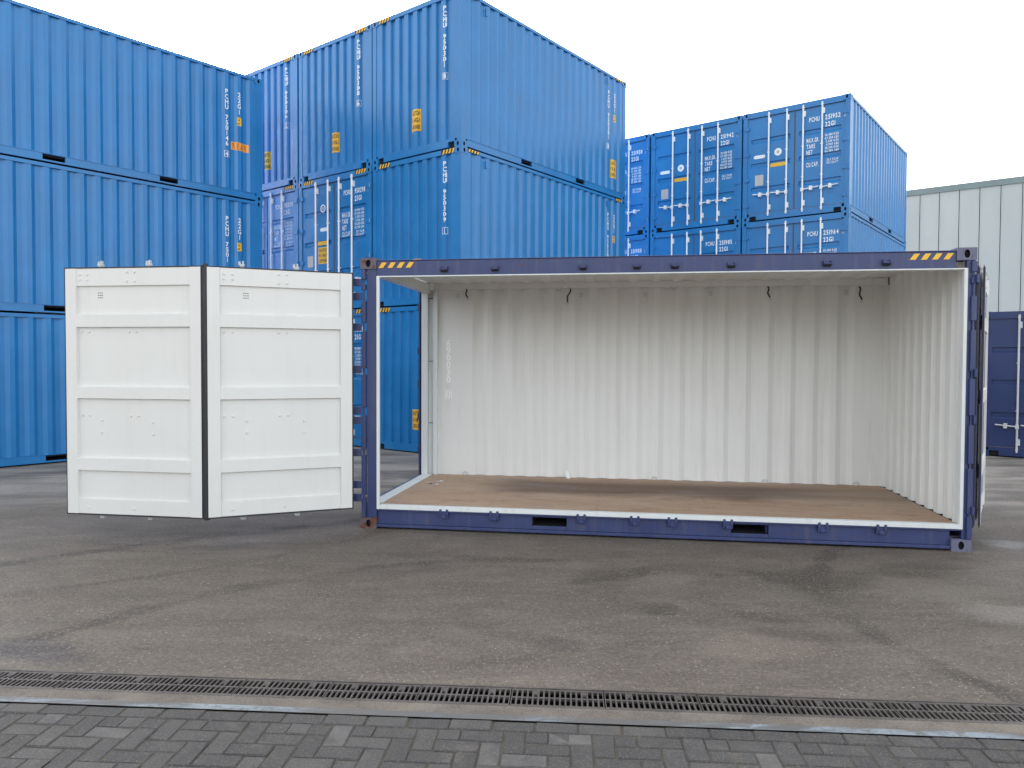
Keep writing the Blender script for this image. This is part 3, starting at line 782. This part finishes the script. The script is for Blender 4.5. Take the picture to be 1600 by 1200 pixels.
# front bottom rail with fork pockets; web set back behind a bottom flange
mb = MB(); xs = [CX - .012, 1.843, 2.203, 3.855, 4.215, L - CX + .012]; y0, y1 = .030, .06; zb, zt = .050, .214; p0, p1 = .088, .178
for i in (0, 2, 4): mb.box(xs[i], y0, zb, xs[i + 1], y1, zt)
for i in (1, 3):
    mb.box(xs[i], y0, zb, xs[i + 1], y1, p0); mb.box(xs[i], y0, p1, xs[i + 1], y1, zt)
    a, b = xs[i], xs[i + 1]
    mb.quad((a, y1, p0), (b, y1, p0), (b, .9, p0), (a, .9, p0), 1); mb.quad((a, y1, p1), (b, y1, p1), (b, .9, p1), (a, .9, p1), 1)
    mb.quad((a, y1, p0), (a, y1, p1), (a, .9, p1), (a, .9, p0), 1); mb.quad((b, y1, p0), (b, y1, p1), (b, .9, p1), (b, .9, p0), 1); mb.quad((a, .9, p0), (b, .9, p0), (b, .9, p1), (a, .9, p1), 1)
mb.box(xs[0], -.004, .020, xs[5], y1, .050)
mb.box(.165, 0, .196, 5.985, y0, .214)
pt('bottom_side_rail', mb, [NAVY, BLACK], .004)
# top front rail
mb = MB(); mb.box(CX - .012, .004, 2.704, L - CX + .012, .10, 2.862); mb.box(CX - .012, -.004, 2.862, L - CX + .012, .11, 2.872); pt('top_side_rail', mb, NAVY, .004)
# white frame round the opening
mb = MB(); e = .032
mb.box(.165, -.006, FZ - .034, .165 + e, .022, 2.704); mb.box(5.985 - e + .010, -.006, FZ - .034, 5.995, .05, 2.704)
mb.box(.165 + e, -.006, .214, 5.985 - e + .010, .07, FZ + .012); mb.box(.165 + e, -.006, 2.690, 5.985 - e + .010, .10, 2.703)
pt('opening_frame', mb, WHITE_F, .003)
mb = MB(); mb.box(.035, .16, FZ - .06, .170, 2.31, FZ + .010); mb.box(0, .16, .03, .035, 2.30, FZ + .006, 1); pt('end_sill', mb, [WHITE_F, NAVY], .003)
mb = MB(); mb.box(.02, .10, 2.735, .14, 2.36, 2.85, 0); mb.box(.0, .10, 2.74, .02, 2.36, 2.868, 1); pt('end_header', mb, [WHITE, NAVY], .003)
mb = MB(); mb.box(.10, 2.33, 2.785, 5.998, 2.39, 2.8655, 0); mb.box(5.84, 2.262, 2.77, 5.999, 2.33, 2.862, 0); mb.box(.142, 2.262, 2.77, .20, 2.33, 2.862, 0); mb.box(.16, 2.39, 2.80, 5.98, W - .005, 2.872, 1); pt('top_side_rail', mb, [WHITE, NAVY], .003)
mb = MB(); mb.box(.16, 2.41, .03, 5.98, W - .005, FZ, 0); pt('bottom_side_rail', mb, NAVY, .003)
mb = MB(); mb.box(6.05, .15, .03, L - .003, 2.3, FZ, 0); pt('end_sill', mb, NAVY, .003)
mb = MB(); mb.box(6.05, .15, 2.80, L - .003, 2.3, 2.868, 0); pt('end_header', mb, NAVY, .003)
# back wall: flats towards the inside
mb = MB(); BP = [(.235, 0)]; t = .40
# channels of the sheet as seen inside, folded to match the photograph
k0 = 4.500 - .278 * 14
BPp = [(.235, 0)]
for i in range(20):
    c = k0 + .278 * i
    if c > 5.80: break
    if c < .62: continue
    BPp += [(c - .034 - .066, 0), (c - .034, .036), (c + .034, .036), (c + .034 + .066, 0)] if False else [(c - .172, .0), (c - .104, .036), (c - .034, .036), (c + .034, 0)]
BPp += [(5.862, 0)]
zs = [FZ + i * (2.79 - FZ) / 4 for i in range(5)]
mb.grid([[(x, 2.392 - .002 + q * 1.0, z) for x, q in BPp] for z in zs], 0)
mb.grid([[(x, 2.394 + q * 1.0, z) for x, q in reversed(BPp)] for z in zs], 1)
pt('back_wall', mb, [WHITE, NAVY], 0)
# right end wall
mb = MB(); EPm = [(.052, 0)]
y = .30
for i in range(9):
    c = .235 + .2475 * i + .06
    EPm += [(c - .064, 0), (c - .044, .045), (c + .050, .045), (c + .070, 0)]
EPm += [(2.40, 0)]
mb.grid([[(6.0 + q, y_, z) for y_, q in EPm] for z in (FZ, 2.865)], 0); mb.grid([[(6.003 + q, y_, z) for y_, q in reversed(EPm)] for z in (FZ, 2.86)], 1)
mb.box(5.975, .15, FZ, 5.999, .20, 2.84, 0)
pt('end_wall', mb, [WHITE, NAVY], 0)
# roof: shallow corrugated sheet
mb = MB(); rp = [(.10, 0)]; x = .30
while x < 5.8: rp += [(x, 0), (x + .03, -.018), (x + .11, -.018), (x + .14, 0)]; x += .279
rp += [(6.053, 0)]
mb.grid([[(x, y_, 2.866 + q) for x, q in rp] for y_ in (.10, 2.40)], 0); mb.grid([[(x, y_, 2.869 + q) for x, q in rp] for y_ in (2.40, .10)], 1)
pt('roof_panel', mb, [WHITE, NAVY], 0)
# plywood floor sheets
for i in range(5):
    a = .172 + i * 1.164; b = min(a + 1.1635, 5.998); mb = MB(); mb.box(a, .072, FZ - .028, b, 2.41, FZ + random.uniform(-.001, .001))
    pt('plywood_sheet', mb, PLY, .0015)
mb = MB(); 
for i in range(12): mb.box(.2 + i * .5, .10, .06, .26 + i * .5, 2.38, .215)
o = pt('floor_bearers', mb, NAVY, 0)
# lock keepers along the opening
kx = (.905, 1.445, 2.355, 2.90, 3.275, 3.82, 4.725, 5.265)
mbk = MB(); mbk.box(-.042, -.030, -.045, .042, -.008, .010); mbk.box(-.042, -.045, -.020, -.020, -.006, .028); mbk.box(.020, -.045, -.020, .042, -.006, .028); mbk.box(-.02, -.045, -.045, .02, -.028, -.02)
kme = mbk.mesh('lock_keeper', NAVY)
mbk = MB(); mbk.box(-.040, -.034, -.012, .040, .004, .004, 0); mbk.box(-.040, -.040, -.004, -.026, -.0, .026, 0); mbk.box(.026, -.040, -.004, .040, -.0, .026, 0); mbk.box(-.036, -.030, -.030, .036, .003, -.014, 1)
kmt = mbk.mesh('lock_keeper_top', [NAVY, BLACK])
for x in kx:
    link('lock_keeper', kme, main, (x, .030, .196), .004).scale = (1.15, 1, 1.35); link('lock_keeper', kmt, main, (x, .0, 2.768), .003)
# hazard stripes
for a in (.185, 5.475):
    mb = MB()
    for i in range(4):
        x = a + i * .1; mb.quad((x, .001, 2.788), (x + .052, .001, 2.788), (x + .092, .001, 2.846), (x + .040, .001, 2.846))
    pt('hazard_stripes', mb, YEL, 0)
# number on the back wall
V2, F2 = stack2d('690030 0', .088, .100, .060, True)
cuts = [x for x, q in BPp]
link('marking', text_mesh(lambda t, z: (t, 2.387 + pdepth(BPp, t), z), cuts, V2, F2, .375, 2.098, MARK_IN), main)
# vents and lashing rings
mb = MB()
for i in range(3): mb.box(-.022, -.004, i * .022, .022, .006, i * .022 + .008)
vme = mb.mesh('vent', GREYL)
for x in (.507, 2.188, 3.031, 3.869, 5.544): link('vent', vme, main, (x, 2.388, 2.67))
mb = MB(); n = 8
for i in range(n):
    a, b = pi * i / n, pi * (i + 1) / n; mb.tube((.035 * cos(a), 0, .04 * sin(a)), (.035 * cos(b), 0, .04 * sin(b)), .006, 6)
rme = mb.mesh('lashing_ring', GALV)
for x in (.621, 3.17, 4.575, 5.691): link('lashing_ring', rme, main, (x, 2.36, FZ + .005))
for x in (1.9, 3.4): link('lashing_ring', rme, main, (x, 2.325, 2.79)).rotation_euler = (pi, 0, 0)

# ---- door leaves -----------------------------------------------------
LH = 2.46
def leaf(P, D, flip=False, zb=.25, T_=.058):
    """P near point on ground, D other end; inner white face looks to the right of P->D rotated towards the camera"""
    P, D = Vector((*P, 0)), Vector((*D, 0)); wd = (D - P).length; ang = math.atan2(D.y - P.y, D.x - P.x)
    # inner face at y=0 (towards -y), outer skin at y=.055
    st = .115; ts = [0, st, st + .006, wd - st - .006, wd - st, wd]
    z = lambda a: a
    prof = [(0, .012), (.143, .012), (.147, .036), (.430, .036), (.438, .004), (.560, .004), (.578, .036), (1.155, .036), (1.163, .004), (1.278, .004), (1.296, .036),
            (1.870, .036), (1.878, .004), (2.000, .004), (2.018, .036), (2.285, .036), (2.289, .012), (LH, .012)]
    mb = MB()
    mb.grid([[(t, (dp if 1.5 < j + 0 < 3.5 else 0), zz) for j, t in enumerate(ts)] for zz, dp in prof], 0)
    # thickness and outer skin
    mb.quad((0, T_, 0), (wd, T_, 0), (wd, T_, LH), (0, T_, LH), 1)
    for (a, b) in (((0, 0, 0), (0, T_, LH)), ((wd, 0, 0), (wd, T_, LH))): mb.quad((a[0], 0, 0), (a[0], T_, 0), (a[0], T_, LH), (a[0], 0, LH), 1)
    mb.quad((0, .012, 0), (wd, .012, 0), (wd, T_, 0), (0, T_, 0), 1); mb.quad((0, .012, LH), (wd, .012, LH), (wd, T_, LH), (0, T_, LH), 1)
    me = mb.mesh('side_door', [WHITE_D, NAVY])
    o = link('side_door', me, main)
    wm = Matrix.Translation((P.x, P.y, zb)) @ Matrix.Rotation(ang, 4, 'Z')
    o.matrix_basis = (Matrix.Translation((*A, 0)) @ Matrix.Rotation(AY, 4, 'Z')).inverted() @ wm
    g = MB(); e = .016
    g.box(-e, .008, -e, 0, T_ - .006, LH + e); g.box(wd, .008, -e, wd + e, T_ - .006, LH + e); g.box(0, .010, LH, wd, T_ - .006, LH + e * .8); g.box(0, .010, -e, wd, T_ - .006, 0)
    link('gasket', g.mesh('gasket', RUBBER), o)
    # galvanised rods on the outer side with cam ends showing above and below
    r = MB(); r.tube((0, T_ + .035, -.03), (0, T_ + .035, LH + .03), .017, 8)
    for zz in (-.055, LH + .03):
        r.box(-.024, T_ + .012, zz, .022, T_ + .055, zz + .022); r.box(-.034, T_ + .03, zz + .012, -.014, T_ + .055, zz + .048)
        r.box(.002, T_ + .02, zz + .018, .016, T_ + .05, zz + .055)
    for zz in (.3, 1.2, 2.1): r.box(-.045, T_, zz, .045, T_ + .05, zz + .1)
    rm = r.mesh('lock_rod', GALV)
    for x in ((.33, .86) if not flip else (wd - .86 - .1, wd - .36)): link('lock_rod', rm, o, (x, 0, 0))
    # rivets
    b = MB(); b.tube((0, .002, 0), (0, -.011, 0), .014, 7, 0, .008); bme = b.mesh('bolt', WHITE_D)
    for (tx, tz) in [(.03, 2.35), (.11, 2.35), (.03, 2.43 - .03), (.11, 2.40), (.55, 2.42), (.63, 2.42), (.55, 2.33), (.63, 2.33), (.03, 1.83), (.11, 1.83), (.55, 1.83), (.63, 1.83), (.03, .99), (.11, .99),
                     (.56, .99), (.64, .99), (.24, .94), (.24, .82), (.80, .93), (.80, .81), (.60, .06), (.10, .06)]:
        dp = .012 if (tz > 2.285 or tz < .145) else .036
        link('bolt', bme, o, (st + .01 + tx, dp, tz))
    v = MB()
    for i in range(3):
        for j in range(3): v.box(st + .22 + j * .020, .0335, 2.215 - i * .024, st + .22 + j * .020 + .013, .0365, 2.215 - i * .024 + .006)
    link('vent', v.mesh('vent', INK), o)
    return o
HN, JT, TP = (-1.668, 7.985), (-3.010, 7.415), (-4.490, 7.645)
d1 = leaf((JT[0] + .030, JT[1] + .012), (HN[0] - .014, HN[1] - .006)); d2 = leaf(TP, (JT[0] - .030, JT[1] + .004))
# joint between the two leaves
mb = MB(); mb.box(-.024, .012, .24, .024, .045, 2.71, 0); mb.tube((0, .05, .22), (0, .05, 2.745), .026, 10, 0)
o = link('fold_hinge', mb.mesh('fold_hinge', RUBBER), main); Mi = (Matrix.Translation((*A, 0)) @ Matrix.Rotation(AY, 4, 'Z')).inverted()
o.matrix_basis = Mi @ Matrix.Translation((JT[0], JT[1] + .0, 0))
# hinge blades from the left post to the door
mbh = MB(); mbh.box(-.075, -.010, -.040, .03, .010, .040); hme = mbh.mesh('hinge_blade', NAVY)
for z in (2.635, 2.485, 2.16, 1.71, 1.27, 1.165, .82, .475, .335):
    o = link('hinge_blade', hme, main, (-.020, -.028, z), .003); o.rotation_euler = (0, 0, .10)
# folded pair at the right post
HR = Vector((4.418, 7.20)); dd = Vector((sin(radians(32.8)), cos(radians(32.8)))); nn = Vector((dd.y, -dd.x))
d3 = leaf(tuple(HR + nn * .0), tuple(HR + dd * 1.45), flip=True, T_=.030)
d4 = leaf(tuple(HR + nn * .046 + dd * .02), tuple(HR + nn * .058 + dd * 1.47), flip=True, T_=.021)
for z in (2.60, 1.71, 1.27, .40):
    o = link('hinge_blade', hme, main, (6.060, .012, z), .003); o.rotation_euler = (0, 0, pi / 2)

# ------------------------------------------------------------------ small loose things
def aloc(x, y, z): p = fr(A, AY, x, y); return (p[0], p[1], z)
def strap(lab, x, z0, x1, z1, name='lashing_strap'):
    mb = MB(); n = 6; pts = [(x + (x1 - x) * i / n + .010 * sin(i * 1.3), 2.34 - .01 * (i % 2), z0 + (z1 - z0) * i / n) for i in range(n + 1)]
    for a, b in zip(pts, pts[1:]): mb.tube(tuple(Vector(a) - Vector((x, 2.34, z0))), tuple(Vector(b) - Vector((x, 2.34, z0))), .010, 6)
    e = Vector(pts[-1]) - Vector((x, 2.34, z0))
    for i in range(6):
        a, b = 2 * pi * i / 6, 2 * pi * (i + 1) / 6
        mb.tube((e.x + .014 * cos(a), 0, e.z - .014 + .016 * sin(a)), (e.x + .014 * cos(b), 0, e.z - .014 + .016 * sin(b)), .004, 5, 1)
    o = link(name, mb.mesh(name, [INK, GALV]), None, aloc(x, 2.34, z0)); o.rotation_euler = (0, 0, AY); tag(o, lab, 'strap', 'short black straps hanging inside the open container')
strap('short knotted black strap hanging nearest the open left end of the container', .632, 2.79, .642, 2.67)
strap('longest black strap hanging slanted under the container roof, second from the left', 2.05, 2.775, 2.00, 2.60)
strap('small black strap hanging straight near the middle right of the back wall', 4.574, 2.775, 4.592, 2.64)
strap('black strap hanging beside the right rear corner inside the container', 5.682, 2.765, 5.705, 2.60)
def scrap(lab, x, y, sx, sy, rz, mat, up=0.0):
    mb = MB(); n = 4
    rows = [[(-sx / 2 + sx * i / n, -sy / 2 + sy * j / 2, .002 + up * (j / 2) + .004 * sin(i * 2 + j)) for i in range(n + 1)] for j in range(3)]
    mb.grid(rows); mb.grid([[(p[0], p[1], p[2] - .0015) for p in reversed(r)] for r in rows])
    o = link('scrap', mb.mesh('scrap', mat), None, aloc(x, y, FZ + .003)); o.rotation_euler = (0, 0, rz); tag(o, lab, 'scrap')
scrap('white strip leaning upright against the back wall on the plywood floor', 2.03, 2.30, .05, .05, .4, MARK, .09)
scrap('larger white paper scrap on the left of the plywood floor', .42, 1.75, .10, .05, .5, MARK)
scrap('small white paper scrap just in front of the larger scrap', .43, 1.50, .09, .03, .1, MARK)
scrap('tiny black scrap beside the paper scraps on the plywood floor', .36, 1.53, .06, .04, .7, INK)
scrap('pale scrap near the back left of the plywood floor', .44, 2.05, .05, .03, -.2, YEL)
scrap('yellowish scrap by the leftmost lashing ring on the floor', .58, 2.22, .05, .04, .3, YEL)
